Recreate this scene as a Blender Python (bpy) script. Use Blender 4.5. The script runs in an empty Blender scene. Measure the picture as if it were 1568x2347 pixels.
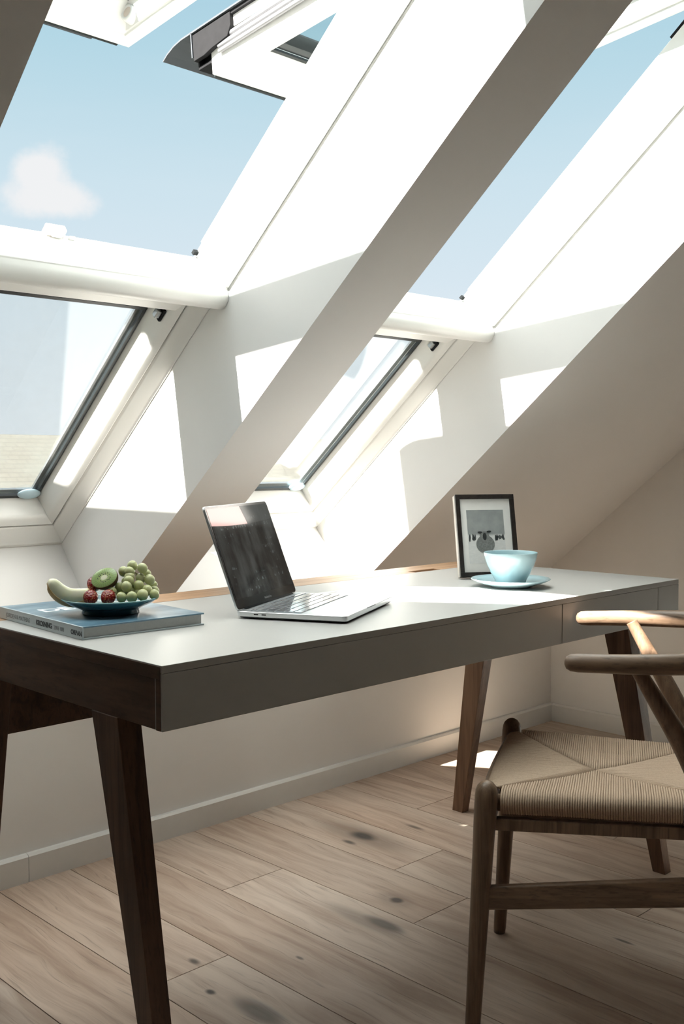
import bpy, bmesh, math, random
from mathutils import Vector, Matrix, Quaternion
random.seed(7)
scene = bpy.context.scene
COL = scene.collection

# ------------------------------------------------------------------ camera, sky, sun, exposure
def rad(a): return math.radians(a)
cam_d = bpy.data.cameras.new('camera'); cam = bpy.data.objects.new('camera', cam_d); COL.objects.link(cam)
scene.camera = cam
yaw, pitch, roll = rad(45.5629), rad(-2.8638), rad(-0.1671)
F = Vector((math.cos(yaw)*math.cos(pitch), math.sin(yaw)*math.cos(pitch), math.sin(pitch)))
R = Vector((math.sin(yaw), -math.cos(yaw), 0)); U = R.cross(F)
R2 = R*math.cos(roll)+U*math.sin(roll); U2 = -R*math.sin(roll)+U*math.cos(roll)
cam.matrix_world = Matrix(((R2.x, U2.x, -F.x, 0), (R2.y, U2.y, -F.y, 0), (R2.z, U2.z, -F.z, 1.0513), (0, 0, 0, 1)))
cam_d.sensor_fit = 'VERTICAL'; cam_d.sensor_height = 36; cam_d.lens = 2385.69/2347*36
cam_d.clip_start = .05; cam_d.clip_end = 500
cam_d.dof.use_dof = False

SKY_STRENGTH = .79
SUN_STRENGTH = 34.0
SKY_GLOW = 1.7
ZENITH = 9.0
sun_d = bpy.data.lights.new('sun', 'SUN'); sun = bpy.data.objects.new('sun', sun_d); COL.objects.link(sun)
sun_d.energy = SUN_STRENGTH; sun_d.angle = rad(.53); sun_d.color = (1, .955, .89)
sun.rotation_euler = Vector((1, -.165, -1.062)).to_track_quat('-Z', 'Y').to_euler()
sun.location = (-6, 4, 8)

scene.view_settings.view_transform = 'Standard'; scene.view_settings.look = 'None'
scene.view_settings.exposure = 0.30; scene.view_settings.gamma = 1.0
scene.view_settings.use_curve_mapping = False

class NT:
    """short hand for building node trees"""
    def __init__(s, tree): s.t = tree; s.n = tree.nodes; s.l = tree.links
    def node(s, typ, **kw):
        n = s.n.new(typ)
        for k, v in kw.items(): setattr(n, k, v)
        return n
    def put(s, n, i, v):
        if v is None: return
        if isinstance(v, bpy.types.NodeSocket): s.l.new(v, n.inputs[i])
        else:
            if isinstance(v, (tuple, list)) and n.inputs[i].type == 'RGBA' and len(v) == 3: v = (*v, 1)
            n.inputs[i].default_value = v
    def math(s, op, a, b=None, c=None, clamp=False):
        n = s.node('ShaderNodeMath', operation=op, use_clamp=clamp)
        for i, v in enumerate((a, b, c)): s.put(n, i, v)
        return n.outputs[0]
    def vmath(s, op, a, b=None, out=0):
        n = s.node('ShaderNodeVectorMath', operation=op)
        s.put(n, 0, a); s.put(n, 1, b)
        return n.outputs[out]
    def mix(s, f, a, b):
        n = s.node('ShaderNodeMix', data_type='RGBA'); s.put(n, 0, f); s.put(n, 6, a); s.put(n, 7, b)
        return n.outputs[2]
    def ramp(s, f, stops):
        n = s.node('ShaderNodeValToRGB'); s.put(n, 0, f)
        e = n.color_ramp.elements
        while len(e) < len(stops): e.new(.5)
        for el, (p, c) in zip(e, stops): el.position = p; el.color = (*c, 1) if len(c) == 3 else c
        return n.outputs[0]
    def noise(s, vec, scale, detail=3, rough=.5, dist=0, out=0):
        n = s.node('ShaderNodeTexNoise'); s.put(n, 'Vector', vec); s.put(n, 'Scale', scale)
        s.put(n, 'Detail', detail); s.put(n, 'Roughness', rough); s.put(n, 'Distortion', dist)
        return n.outputs[out]
    def step(s, v, a, b, lo=0., hi=1.):
        n = s.node('ShaderNodeMapRange', interpolation_type='SMOOTHSTEP')
        for i, x in enumerate((v, a, b, lo, hi)): s.put(n, i, x)
        return n.outputs[0]

# sky: pale blue haze low down, deeper blue above, one small cumulus
w = bpy.data.worlds.new('sky'); scene.world = w; w.use_nodes = True
T = NT(w.node_tree); T.n.clear()
tc = T.node('ShaderNodeTexCoord'); dirv = T.vmath('NORMALIZE', tc.outputs['Generated'])
sep = T.node('ShaderNodeSeparateXYZ'); T.put(sep, 0, dirv)
elev = T.math('ARCSINE', sep.outputs[2])
e01 = T.math('DIVIDE', elev, math.pi/2, clamp=True)
skyc = T.ramp(e01, [(0, (.80, .86, .92)), (.08, (.74, .84, .92)), (.16, (.63, .79, .88)), (.235, (.47, .70, .81)),
                    (.31, (.36, .60, .75)), (.55, (.22, .42, .66)), (1, (.14, .30, .56))])
wisp = T.noise(T.vmath('MULTIPLY', dirv, (1.5, 1.5, 9)), 3.0, 5, .55)
skyc = T.mix(T.step(wisp, .45, .8, 0, .05), skyc, (.9, .93, .95))
cd = Vector((.469, .849, .245)).normalized()
cr = cd.cross(Vector((0, 0, 1))).normalized(); cu = cr.cross(cd)
dx = T.vmath('DOT_PRODUCT', dirv, tuple(cr), out=1); dz = T.vmath('DOT_PRODUCT', dirv, tuple(cu), out=1)
fwd = T.vmath('DOT_PRODUCT', dirv, tuple(cd), out=1)
nz = T.math('SUBTRACT', T.noise(dirv, 22, 5, .6), .5)
# puff on top (left) and a flatter tail trailing to the right and down
def blob(cx, cz, rx, rz):
    a = T.math('POWER', T.math('DIVIDE', T.math('SUBTRACT', dx, cx), rx), 2)
    b = T.math('POWER', T.math('DIVIDE', T.math('SUBTRACT', dz, cz), rz), 2)
    return T.math('SQRT', T.math('ADD', a, b))
d1 = blob(-.008, .008, .026, .026); d2 = blob(.0, -.012, .046, .018)
dm = T.math('SMOOTH_MIN', d1, d2, .5)
dm = T.math('ADD', dm, T.math('MULTIPLY', nz, 1.4))
cm = T.math('MULTIPLY', T.step(dm, 1.25, .55), T.math('GREATER_THAN', fwd, 0))
skyc = T.mix(T.math('MULTIPLY', cm, .9), skyc, (.93, .925, .93))
# bright veil of scattered light around the sun, high on the left
sdir = -Vector((1, -.165, -1.062)).normalized()
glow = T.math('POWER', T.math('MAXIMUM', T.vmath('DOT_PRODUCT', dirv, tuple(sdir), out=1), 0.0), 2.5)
zen = T.step(T.vmath('DOT_PRODUCT', dirv, tuple(Vector((0, .34, .94)).normalized()), out=1), math.cos(rad(40)), math.cos(rad(14)))  # added bright patch overhead, out of view, to light the floor behind the desk
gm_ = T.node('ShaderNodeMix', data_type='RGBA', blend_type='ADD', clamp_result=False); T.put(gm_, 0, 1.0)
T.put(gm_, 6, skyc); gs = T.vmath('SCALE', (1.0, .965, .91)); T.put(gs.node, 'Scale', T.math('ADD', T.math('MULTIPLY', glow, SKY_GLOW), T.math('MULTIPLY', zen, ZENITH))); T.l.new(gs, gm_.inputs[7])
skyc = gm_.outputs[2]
below = T.math('LESS_THAN', sep.outputs[2], 0)
skyc = T.mix(below, skyc, (.30, .30, .26))
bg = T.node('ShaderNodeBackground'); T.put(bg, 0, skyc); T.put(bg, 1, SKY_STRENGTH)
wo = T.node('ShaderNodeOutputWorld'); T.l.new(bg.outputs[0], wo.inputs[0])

# ------------------------------------------------------------------ materials
MATS = {}
def mat(name):
    m = bpy.data.materials.new(name); m.use_nodes = True
    t = NT(m.node_tree); t.n.clear()
    p = t.node('ShaderNodeBsdfPrincipled'); o = t.node('ShaderNodeOutputMaterial'); t.l.new(p.outputs[0], o.inputs[0])
    MATS[name] = m; t.p = p; t.o = o; t.m = m
    t.oc = t.node('ShaderNodeTexCoord').outputs['Object']
    return t
def simple(name, col, rough=.5, metal=0., spec=.5, nscale=40, namt=.06, bump=0., coat=0., sub=0.):
    t = mat(name)
    nn = t.noise(t.oc, nscale, 4)
    c1 = tuple(max(0, c*(1-namt)) for c in col); c2 = tuple(min(1, c*(1+namt)) for c in col)
    t.put(t.p, 'Base Color', t.mix(nn, c1, c2))
    t.put(t.p, 'Roughness', rough); t.put(t.p, 'Metallic', metal); t.put(t.p, 'Specular IOR Level', spec)
    t.put(t.p, 'Coat Weight', coat)
    if sub: t.put(t.p, 'Subsurface Weight', sub); t.put(t.p, 'Subsurface Radius', (.01, .01, .006)); t.put(t.p, 'Subsurface Scale', .5)
    if bump:
        b = t.node('ShaderNodeBump'); t.put(b, 'Strength', bump); t.put(b, 'Distance', .002)
        t.put(b, 'Height', t.noise(t.oc, nscale*3, 4)); t.put(t.p, 'Normal', b.outputs[0])
    return t.m
def wood(name, dark, light, stretch=(30, 30, 2), rough=.45, seed=0., pores=.5, spec=.4):
    t = mat(name)
    v = t.vmath('ADD', t.vmath('MULTIPLY', t.oc, stretch), (seed, seed*.7, seed*1.3))
    n1 = t.noise(v, 1.0, 5, .6, .6)
    n2 = t.noise(t.vmath('MULTIPLY', v, (5, 5, 2)), 1.5, 3, .6)
    c = t.mix(t.step(n1, .3, .7), dark, light)
    c = t.mix(t.math('MULTIPLY', t.step(n2, .5, .72), pores), c, tuple(x*.45 for x in dark))
    t.put(t.p, 'Base Color', c); t.put(t.p, 'Roughness', rough); t.put(t.p, 'Specular IOR Level', spec)
    b = t.node('ShaderNodeBump'); t.put(b, 'Strength', .12); t.put(b, 'Distance', .001); t.put(b, 'Height', n2)
    t.put(t.p, 'Normal', b.outputs[0])
    return t.m
M_wall = simple('matt_white_wall_paint', (.86, .845, .82), .85, nscale=6, namt=.02, bump=.05)
M_ceil = simple('matt_white_ceiling_paint', (.80, .785, .765), .85, nscale=5, namt=.02, bump=.04)
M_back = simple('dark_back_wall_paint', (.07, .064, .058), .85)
M_pvc = simple('white_lacquered_frame', (.82, .81, .78), .35, nscale=8, namt=.015)
M_base = simple('white_baseboard_lacquer', (.80, .79, .76), .45, namt=.02)
M_alu = simple('dark_grey_aluminium_cladding', (.075, .082, .09), .7, spec=.15)
M_dark = simple('dark_coated_hardware', (.014, .014, .015), .75, spec=.12, nscale=60, namt=.3)
M_seal = simple('black_rubber_seal', (.012, .016, .018), .4)
M_chrome = simple('brushed_steel', (.45, .47, .48), .3, metal=.9)
M_lamin = simple('light_grey_laminate', (.445, .435, .415), .42, nscale=15, namt=.02)
M_gap = simple('shadow_gap_black', (.02, .018, .016), .7)
M_walnut = wood('smoked_oak_leg_shaded', (.052, .024, .013), (.125, .062, .034), (28, 28, 2.2), .42)
M_walnut_h = wood('dark_smoked_oak_panel', (.050, .023, .012), (.115, .056, .030), (40, 3, 30), .42)
M_leg_lit = wood('smoked_oak_leg_lit', (.10, .052, .028), (.20, .11, .062), (30, 30, 2), .42, 3)
M_tray = wood('light_oak_tray', (.36, .21, .115), (.52, .33, .20), (2.5, 60, 60), .45, 5)
M_chair = wood('oiled_oak', (.135, .085, .052), (.26, .17, .11), (55, 55, 4), .42, 9)
M_chair_h = wood('oiled_oak_crosswise', (.135, .085, .052), (.26, .17, .11), (5, 5, 60), .42, 11)
M_cord = simple('paper_cord', (.46, .335, .235), .75, nscale=400, namt=.25, bump=.3)
M_silver = simple('silver_anodised_aluminium', (.72, .73, .74), .28, metal=.85, nscale=200, namt=.02)
M_silverd = simple('bead_blasted_dark_edge', (.25, .26, .27), .35, metal=.8)
M_key = simple('glossy_key_plastic', (.16, .18, .21), .14, spec=1., coat=1.)
M_blackgl = simple('black_display_bezel', (.012, .012, .013), .12, spec=.6)
M_texts = simple('pale_lettering', (.42, .42, .42), .5)
M_teal = simple('dark_teal_glaze', (.045, .13, .15), .18, nscale=20, namt=.25, coat=.4)
M_cup = simple('pale_blue_glaze', (.43, .61, .655), .16, nscale=14, namt=.05, coat=.5)
M_paper = simple('page_block_paper', (.50, .51, .50), .8, nscale=200, namt=.1)
M_white = simple('white_card', (.80, .79, .76), .7)
M_black = wood('black_stained_frame', (.014, .011, .010), (.035, .028, .024), (60, 60, 60), .4)
M_frside = simple('pale_frame_edge', (.66, .62, .56), .5)
M_ink = simple('black_ink', (.03, .035, .04), .6)
M_greyink = simple('grey_ink', (.22, .23, .24), .6)
M_spine = simple('pale_blue_grey_spine', (.50, .56, .58), .4)
M_white_ink = simple('white_lettering', (.82, .84, .85), .5)
M_stem = simple('grape_stem', (.20, .21, .07), .6)
M_rind = simple('tan_melon_rind', (.62, .43, .20), .5, nscale=60, namt=.25)
M_leafg = simple('strawberry_leaf', (.10, .22, .05), .5)
M_kiwiskin = simple('brown_kiwi_skin', (.12, .065, .03), .8, nscale=250, namt=.4, bump=.5)
M_cloth = simple('grey_awning_guide', (.30, .30, .31), .6)
M_concrete = simple('rendered_facade', (.12, .112, .10), .9, nscale=2, namt=.1)
M_garden = simple('garden_green', (.03, .045, .022), .95, nscale=.7, namt=.5)

# glass: clear pane, mirror reflection by angle, faint dust
def glassm(name, tint, dust):
    t = mat(name); t.n.remove(t.p)
    tr = t.node('ShaderNodeBsdfTransparent'); t.put(tr, 0, tint)
    gl = t.node('ShaderNodeBsdfGlossy'); t.put(gl, 'Roughness', .0); t.put(gl, 0, (1, 1, 1))
    fr = t.node('ShaderNodeFresnel'); t.put(fr, 0, 1.45)
    m1 = t.node('ShaderNodeMixShader'); gm = t.node('ShaderNodeNewGeometry'); t.l.new(t.math('MULTIPLY', fr.outputs[0], t.math('SUBTRACT', 1.0, gm.outputs['Backfacing'])), m1.inputs[0]); t.l.new(tr.outputs[0], m1.inputs[1]); t.l.new(gl.outputs[0], m1.inputs[2])
    df = t.node('ShaderNodeBsdfDiffuse'); t.put(df, 0, (.8, .8, .8))
    dn = t.step(t.noise(t.oc, 9, 6, .65), .35, .8, dust*.4, dust)
    m2 = t.node('ShaderNodeMixShader'); t.put(m2, 0, dn); t.l.new(m1.outputs[0], m2.inputs[1]); t.l.new(df.outputs[0], m2.inputs[2])
    t.l.new(m2.outputs[0], t.o.inputs[0])
    return t.m
M_glass = glassm('window_glass', (.96, .975, .965), .06)
M_glass2 = glassm('opened_sash_glass', (.90, .955, .96), .03)

# floor boards
t = mat('oiled_oak_floorboards')
at = t.node('ShaderNodeAttribute', attribute_name='board', attribute_type='GEOMETRY')
bv = at.outputs['Fac']
off = t.math('MULTIPLY', bv, 37.0)
comb = t.node('ShaderNodeCombineXYZ'); t.put(comb, 0, off); t.put(comb, 1, t.math('MULTIPLY', bv, 91.0))
P0 = t.vmath('ADD', t.oc, comb.outputs[0])
warp = t.noise(t.vmath('MULTIPLY', P0, (5, 1.1, 1)), 1.6, 3, .55, out=1)
wv = t.vmath('ADD', P0, t.vmath('MULTIPLY', t.vmath('SUBTRACT', warp, (.5, .5, .5)), (.10, .10, 0)))
g1 = t.noise(t.vmath('MULTIPLY', wv, (26, 1.6, 1)), 1.0, 6, .62)
g2 = t.noise(t.vmath('MULTIPLY', wv, (150, 6, 1)), 1.0, 3, .6)
g3 = t.noise(t.vmath('MULTIPLY', P0, (2.2, .9, 1)), 1.0, 2)
base = t.ramp(bv, [(0, (.46, .335, .25)), (.3, (.58, .45, .355)), (.5, (.49, .36, .27)), (.75, (.61, .475, .375)), (1, (.50, .415, .345))])
c = t.mix(t.step(g3, .3, .7, 0, .45), base, (.58, .52, .45))
c = t.mix(t.step(g1, .38, .72, 0, .62), c, (.26, .165, .11))
c = t.mix(t.step(g1, .5, .25, 0, .3), c, (.70, .58, .47))
c = t.mix(t.step(g2, .55, .75, 0, .5), c, (.15, .105, .075))
def knot(c, x, y, rx, ry, amt, col=(.035, .032, .03)):
    d = t.vmath('MULTIPLY', t.vmath('SUBTRACT', t.oc, (x, y, 0)), (1/rx, 1/ry, 0))
    d = t.vmath('LENGTH', d, out=1)
    d = t.math('ADD', d, t.math('MULTIPLY', t.math('SUBTRACT', g1, .5), 1.3))
    return t.mix(t.step(d, 1.25, .35, 0, amt), c, col)
c = knot(c, 2.045, 2.01, .060, .20, .55, (.13, .085, .06))
c = knot(c, 2.046, 2.005, .028, .05, .9); c = knot(c, 1.985, 2.0, .012, .03, .8)
c = knot(c, 1.799, 1.651, .016, .018, 1.); c = knot(c, 1.80, 1.655, .04, .06, .35, (.12, .08, .06))
c = knot(c, 1.683, 1.585, .022, .06, .8); c = knot(c, 1.665, 1.63, .03, .14, .45, (.10, .07, .05))
c = knot(c, 1.24, 1.493, .028, .08, .7); c = knot(c, 1.22, 1.62, .009, .014, .9); c = knot(c, 1.272, 1.745, .01, .02, .8)
c = knot(c, 1.44, 1.60, .005, .012, .7); c = knot(c, 2.2, 1.95, .01, .04, .7)
for i in range(3):
    c = knot(c, random.uniform(.6, 3.2), random.uniform(.5, 2.3), random.uniform(.005, .010), random.uniform(.012, .04), .75)
t.put(t.p, 'Base Color', c); t.put(t.p, 'Roughness', t.step(g1, .3, .7, .42, .58)); t.put(t.p, 'Specular IOR Level', .4)
b = t.node('ShaderNodeBump'); t.put(b, 'Strength', .15); t.put(b, 'Distance', .001); t.put(b, 'Height', g2); t.put(t.p, 'Normal', b.outputs[0])
M_floor = t.m

# laptop display: emissive dark pattern with a pink patch at the upper left
t = mat('glossy_display_with_pink_patch')
sepd = t.node('ShaderNodeSeparateXYZ'); t.put(sepd, 0, t.oc); X, Z = sepd.outputs[0], sepd.outputs[2]
# object coordinates: x 0 to .296 along the hinge, z 0 to .19 up the display
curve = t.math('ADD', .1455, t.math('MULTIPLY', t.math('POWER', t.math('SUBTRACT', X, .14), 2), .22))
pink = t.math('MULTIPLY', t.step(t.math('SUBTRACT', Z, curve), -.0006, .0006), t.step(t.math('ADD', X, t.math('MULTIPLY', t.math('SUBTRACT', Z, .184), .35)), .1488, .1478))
n1 = t.noise(t.vmath('MULTIPLY', t.oc, (26, 1, 9)), 1.0, 5, .6)
dk = t.mix(t.step(n1, .35, .75), (.010, .009, .008), (.045, .048, .045))
rows = t.math('FRACT', t.math('MULTIPLY', Z, 62)); cols = t.noise(t.vmath('MULTIPLY', t.oc, (160, 1, 62)), 1.0, 2)
tx = t.math('MULTIPLY', t.math('MULTIPLY', t.math('GREATER_THAN', rows, .62), t.math('GREATER_THAN', cols, .58)),
            t.step(t.noise(t.vmath('MULTIPLY', t.oc, (14, 1, 18)), 1., 2), .52, .6))
dk = t.mix(t.math('MULTIPLY', tx, .35), dk, (.20, .24, .23))
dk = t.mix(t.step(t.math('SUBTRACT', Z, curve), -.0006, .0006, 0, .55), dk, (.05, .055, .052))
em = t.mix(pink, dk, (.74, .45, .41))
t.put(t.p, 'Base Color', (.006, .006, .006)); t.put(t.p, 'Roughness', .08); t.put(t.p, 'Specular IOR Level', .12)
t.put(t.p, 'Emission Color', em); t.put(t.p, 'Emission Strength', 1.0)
M_screen = t.m

# book cover: cold blue landscape
t = mat('blue_landscape_book_cover')
n1 = t.noise(t.vmath('MULTIPLY', t.oc, (3, 9, 1)), 1.6, 6, .6); n2 = t.noise(t.vmath('MULTIPLY', t.oc, (9, 22, 1)), 2, 5, .6)
c = t.ramp(n1, [(.25, (.035, .075, .12)), (.45, (.10, .20, .28)), (.6, (.22, .34, .42)), (.8, (.48, .56, .60))])
t.put(t.p, 'Base Color', t.mix(t.step(n2, .55, .75, 0, .5), c, (.05, .09, .13)))
t.put(t.p, 'Roughness', .28); t.put(t.p, 'Coat Weight', .3); M_cover = t.m

# kiwi flesh
t = mat('kiwi_flesh_with_seeds')
sp = t.node('ShaderNodeSeparateXYZ'); t.put(sp, 0, t.oc)
rr = t.math('SQRT', t.math('ADD', t.math('POWER', sp.outputs[0], 2), t.math('POWER', t.math('MULTIPLY', sp.outputs[1], 1.25), 2)))
an = t.math('ARCTAN2', sp.outputs[1], sp.outputs[0])
ray = t.math('SINE', t.math('MULTIPLY', an, 26))
c = t.ramp(t.math('DIVIDE', rr, .026), [(.0, (.78, .76, .58)), (.20, (.72, .72, .50)), (.30, (.30, .38, .13)), (.62, (.22, .33, .10)), (.93, (.30, .40, .16)), (1, (.12, .14, .05))])
c = t.mix(t.math('MULTIPLY', t.step(ray, .2, 1), .2), c, (.50, .55, .33))
vo = t.node('ShaderNodeTexVoronoi'); t.put(vo, 'Vector', t.oc); t.put(vo, 'Scale', 330)
seed = t.math('MULTIPLY', t.math('LESS_THAN', vo.outputs['Distance'], .36), t.math('MULTIPLY', t.step(rr, .0065, .0075), t.step(rr, .0145, .0125)))
c = t.mix(seed, c, (.01, .01, .008))
t.put(t.p, 'Base Color', c); t.put(t.p, 'Roughness', .25); M_kiwi = t.m

# grape, strawberry, melon
def fruit(name, a, b2, rough=.3, sub=.25, scale=90):
    t = mat(name); n = t.noise(t.oc, scale, 3)
    t.put(t.p, 'Base Color', t.mix(n, a, b2)); t.put(t.p, 'Roughness', rough)
    t.put(t.p, 'Subsurface Weight', sub); t.put(t.p, 'Subsurface Radius', (.01, .012, .004)); t.put(t.p, 'Subsurface Scale', .5)
    return t.m
M_grape = fruit('green_grape_skin', (.37, .40, .18), (.54, .54, .30), .32, .3, 60)
M_melon = fruit('honeydew_flesh', (.66, .66, .44), (.82, .78, .60), .35, .3, 45)
t = mat('strawberry_skin')
vo = t.node('ShaderNodeTexVoronoi'); t.put(vo, 'Vector', t.oc); t.put(vo, 'Scale', 300)
t.put(t.p, 'Base Color', t.mix(t.math('LESS_THAN', vo.outputs['Distance'], .28), (.20, .008, .008), (.50, .24, .08)))
t.put(t.p, 'Roughness', .25)
b = t.node('ShaderNodeBump'); t.put(b, 'Strength', .8); t.put(b, 'Distance', .001); t.put(b, 'Height', vo.outputs['Distance']); t.put(t.p, 'Normal', b.outputs[0])
M_straw = t.m

# the black and white print: cloudy sky, snowfield
t = mat('grey_winter_photograph')
sp = t.node('ShaderNodeSeparateXYZ'); t.put(sp, 0, t.oc); n1 = t.noise(t.oc, 40, 5); n2 = t.noise(t.vmath('MULTIPLY', t.oc, (1, 1, 3)), 90, 3)
skyp = t.mix(n1, (.22, .24, .24), (.42, .44, .43)); snow = t.mix(n2, (.62, .63, .62), (.80, .80, .78))
t.put(t.p, 'Base Color', t.mix(t.step(sp.outputs[2], .1115, .103), skyp, snow)); t.put(t.p, 'Roughness', .3); M_print = t.m
M_fur = simple('grey_wool_print', (.20, .21, .205), .4, nscale=300, namt=.6)
M_furd = simple('dark_wool_print', (.035, .038, .038), .4)
M_tree = simple('dark_tree_print', (.09, .10, .10), .4, nscale=300, namt=.5)

# roof tiles of the house over the way
t = mat('weathered_grey_roof_tiles')
br = t.node('ShaderNodeTexBrick'); t.put(br, 'Vector', t.vmath('MULTIPLY', t.oc, (1, 1, 1))); t.put(br, 'Scale', 3.2)
t.put(br, 'Color1', (.080, .076, .064, 1)); t.put(br, 'Color2', (.088, .083, .070, 1)); t.put(br, 'Mortar', (.068, .064, .055, 1)); t.put(br, 'Mortar Size', .03)
t.put(t.p, 'Base Color', t.mix(t.step(t.noise(t.oc, 1.2, 5), .35, .7, 0, .6), br.outputs[0], (.095, .10, .09))); t.put(t.p, 'Roughness', .9)
M_tiles = t.m

# ------------------------------------------------------------------ mesh helpers
class MB:
    def __init__(s): s.v = []; s.f = []; s.m = []; s.sm = []
    def add(s, vs, fs, mi=0, smooth=False, X=None):
        o = len(s.v)
        for v in vs:
            v = Vector(v); s.v.append(tuple(X(v) if callable(X) else (X @ v if X is not None else v)))
        for f in fs: s.f.append(tuple(i+o for i in f)); s.m.append(mi); s.sm.append(smooth)
        return s
    def box(s, a, b, mi=0, X=None):
        (x0, y0, z0), (x1, y1, z1) = a, b
        vs = [(x0, y0, z0), (x1, y0, z0), (x1, y1, z0), (x0, y1, z0), (x0, y0, z1), (x1, y0, z1), (x1, y1, z1), (x0, y1, z1)]
        return s.hexa(vs, mi, X)
    def hexa(s, vs, mi=0, X=None):
        return s.add(vs, [(0, 3, 2, 1), (4, 5, 6, 7), (0, 1, 5, 4), (1, 2, 6, 5), (2, 3, 7, 6), (3, 0, 4, 7)], mi, False, X)
    def prism(s, poly, a, b, axis=0, mi=0, X=None, smooth=False):
        """poly (2D) swept from a to b along axis; the 2D coordinates fill the other two axes in order"""
        def P(q, h):
            l = list(q); l.insert(axis, h); return tuple(l)
        n = len(poly); vs = [P(q, a) for q in poly]+[P(q, b) for q in poly]
        fs = [tuple(range(n))[::-1], tuple(range(n, 2*n))]+[(i, (i+1) % n, n+(i+1) % n, n+i) for i in range(n)]
        return s.add(vs, fs, mi, smooth, X)
    def ring(s, o, i, n0, n1, mi=0, X=None):
        """rectangular ring; o, i = (x0,y0,x1,y1); extruded over third axis"""
        for (a, b, c, d) in ((o[0], o[1], o[2], i[1]), (o[0], i[3], o[2], o[3]), (o[0], i[1], i[0], i[3]), (i[2], i[1], o[2], i[3])):
            s.box((a, b, n0), (c, d, n1), mi, X)
        return s
    def lathe(s, prof, seg=64, mi=0, X=None, smooth=True):
        vs = []; fs = []; n = len(prof)
        for k in range(seg):
            a = 2*math.pi*k/seg
            vs += [(r*math.cos(a), r*math.sin(a), z) for r, z in prof]
        for k in range(seg):
            k2 = (k+1) % seg
            for j in range(n-1): fs.append((k*n+j, k2*n+j, k2*n+j+1, k*n+j+1))
        return s.add(vs, fs, mi, smooth, X)
    def tube(s, path, rads, seg=20, mi=0, X=None, flat=1., caps=True, smooth=True, upv=(0, 0, 1)):
        path = [Vector(p) for p in path]; n = len(path)
        if not isinstance(rads, (list, tuple)): rads = [rads]*n
        vs = []; fs = []
        for i, p in enumerate(path):
            d = (path[min(i+1, n-1)]-path[max(i-1, 0)]).normalized()
            u = Vector(upv); u = u-d*u.dot(d)
            if u.length < 1e-3: u = Vector((1, 0, 0)); u = u-d*u.dot(d)
            u.normalize(); w_ = d.cross(u)
            for k in range(seg):
                a = 2*math.pi*k/seg
                vs.append(p+w_*math.cos(a)*rads[i]*flat+u*math.sin(a)*rads[i])
        for i in range(n-1):
            for k in range(seg):
                k2 = (k+1) % seg; fs.append((i*seg+k, i*seg+k2, (i+1)*seg+k2, (i+1)*seg+k))
        if caps: fs.append(tuple(range(seg))[::-1]); fs.append(tuple(range((n-1)*seg, n*seg)))
        return s.add(vs, fs, mi, smooth, X)
    def sphere(s, c, r, seg=20, rg=12, mi=0, sq=(1, 1, 1), X=None):
        c = Vector(c); vs = [c+Vector((0, 0, -r*sq[2]))]; fs = []
        for j in range(1, rg):
            a = -math.pi/2+math.pi*j/rg
            for k in range(seg):
                b = 2*math.pi*k/seg
                vs.append(c+Vector((r*sq[0]*math.cos(a)*math.cos(b), r*sq[1]*math.cos(a)*math.sin(b), r*sq[2]*math.sin(a))))
        vs.append(c+Vector((0, 0, r*sq[2]))); L = len(vs)-1
        for k in range(seg):
            k2 = (k+1) % seg; fs.append((0, 1+k2, 1+k)); fs.append((L, L-seg+k, L-seg+k2))
            for j in range(rg-2): fs.append((1+j*seg+k, 1+j*seg+k2, 1+(j+1)*seg+k2, 1+(j+1)*seg+k))
        return s.add(vs, fs, mi, True, X)
    def build(s, name, mats, parent=None, bevel=0, kind=None, weld=False, loc=None):
        me = bpy.data.meshes.new(name); me.from_pydata(s.v, [], s.f); me.update()
        for m in (mats if isinstance(mats, (list, tuple)) else [mats]): me.materials.append(m)
        me.polygons.foreach_set('material_index', s.m); me.polygons.foreach_set('use_smooth', s.sm)
        bm = bmesh.new(); bm.from_mesh(me)
        if weld: bmesh.ops.remove_doubles(bm, verts=bm.verts, dist=1e-5)
        bmesh.ops.recalc_face_normals(bm, faces=bm.faces); bm.to_mesh(me); bm.free()
        o = bpy.data.objects.new(name, me); COL.objects.link(o)
        if parent is not None: o.parent = parent
        if loc is not None: o.location = loc
        if bevel:
            b = o.modifiers.new('bevel', 'BEVEL'); b.width = bevel; b.segments = 3; b.limit_method = 'ANGLE'; b.angle_limit = rad(40)
            for p in me.polygons: p.use_smooth = True
            me.update()
            wn = o.modifiers.new('normals', 'WEIGHTED_NORMAL'); wn.keep_sharp = True
        if kind: o['kind'] = kind
        return o
def thing(name, label, cat, loc=(0, 0, 0), rz=0, group=None, kind=None):
    o = bpy.data.objects.new(name, None); o.empty_display_size = .05; COL.objects.link(o)
    o.location = loc; o.rotation_euler = (0, 0, rz)
    if label: o['label'] = label
    if cat: o['category'] = cat
    if group: o['group'] = group
    if kind: o['kind'] = kind
    return o
def spline(pts, n):
    """Catmull-Rom through pts (tuples of any length)"""
    out = []; P = [pts[0]]+list(pts)+[pts[-1]]
    for i in range(1, len(P)-2):
        for k in range(n):
            t_ = k/n; a, b_, c_, d = P[i-1], P[i], P[i+1], P[i+2]
            out.append(tuple(.5*((2*b_[j])+(-a[j]+c_[j])*t_+(2*a[j]-5*b_[j]+4*c_[j]-d[j])*t_**2+(-a[j]+3*b_[j]-3*c_[j]+d[j])*t_**3) for j in range(len(b_))))
    out.append(tuple(pts[-1])); return out
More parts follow.
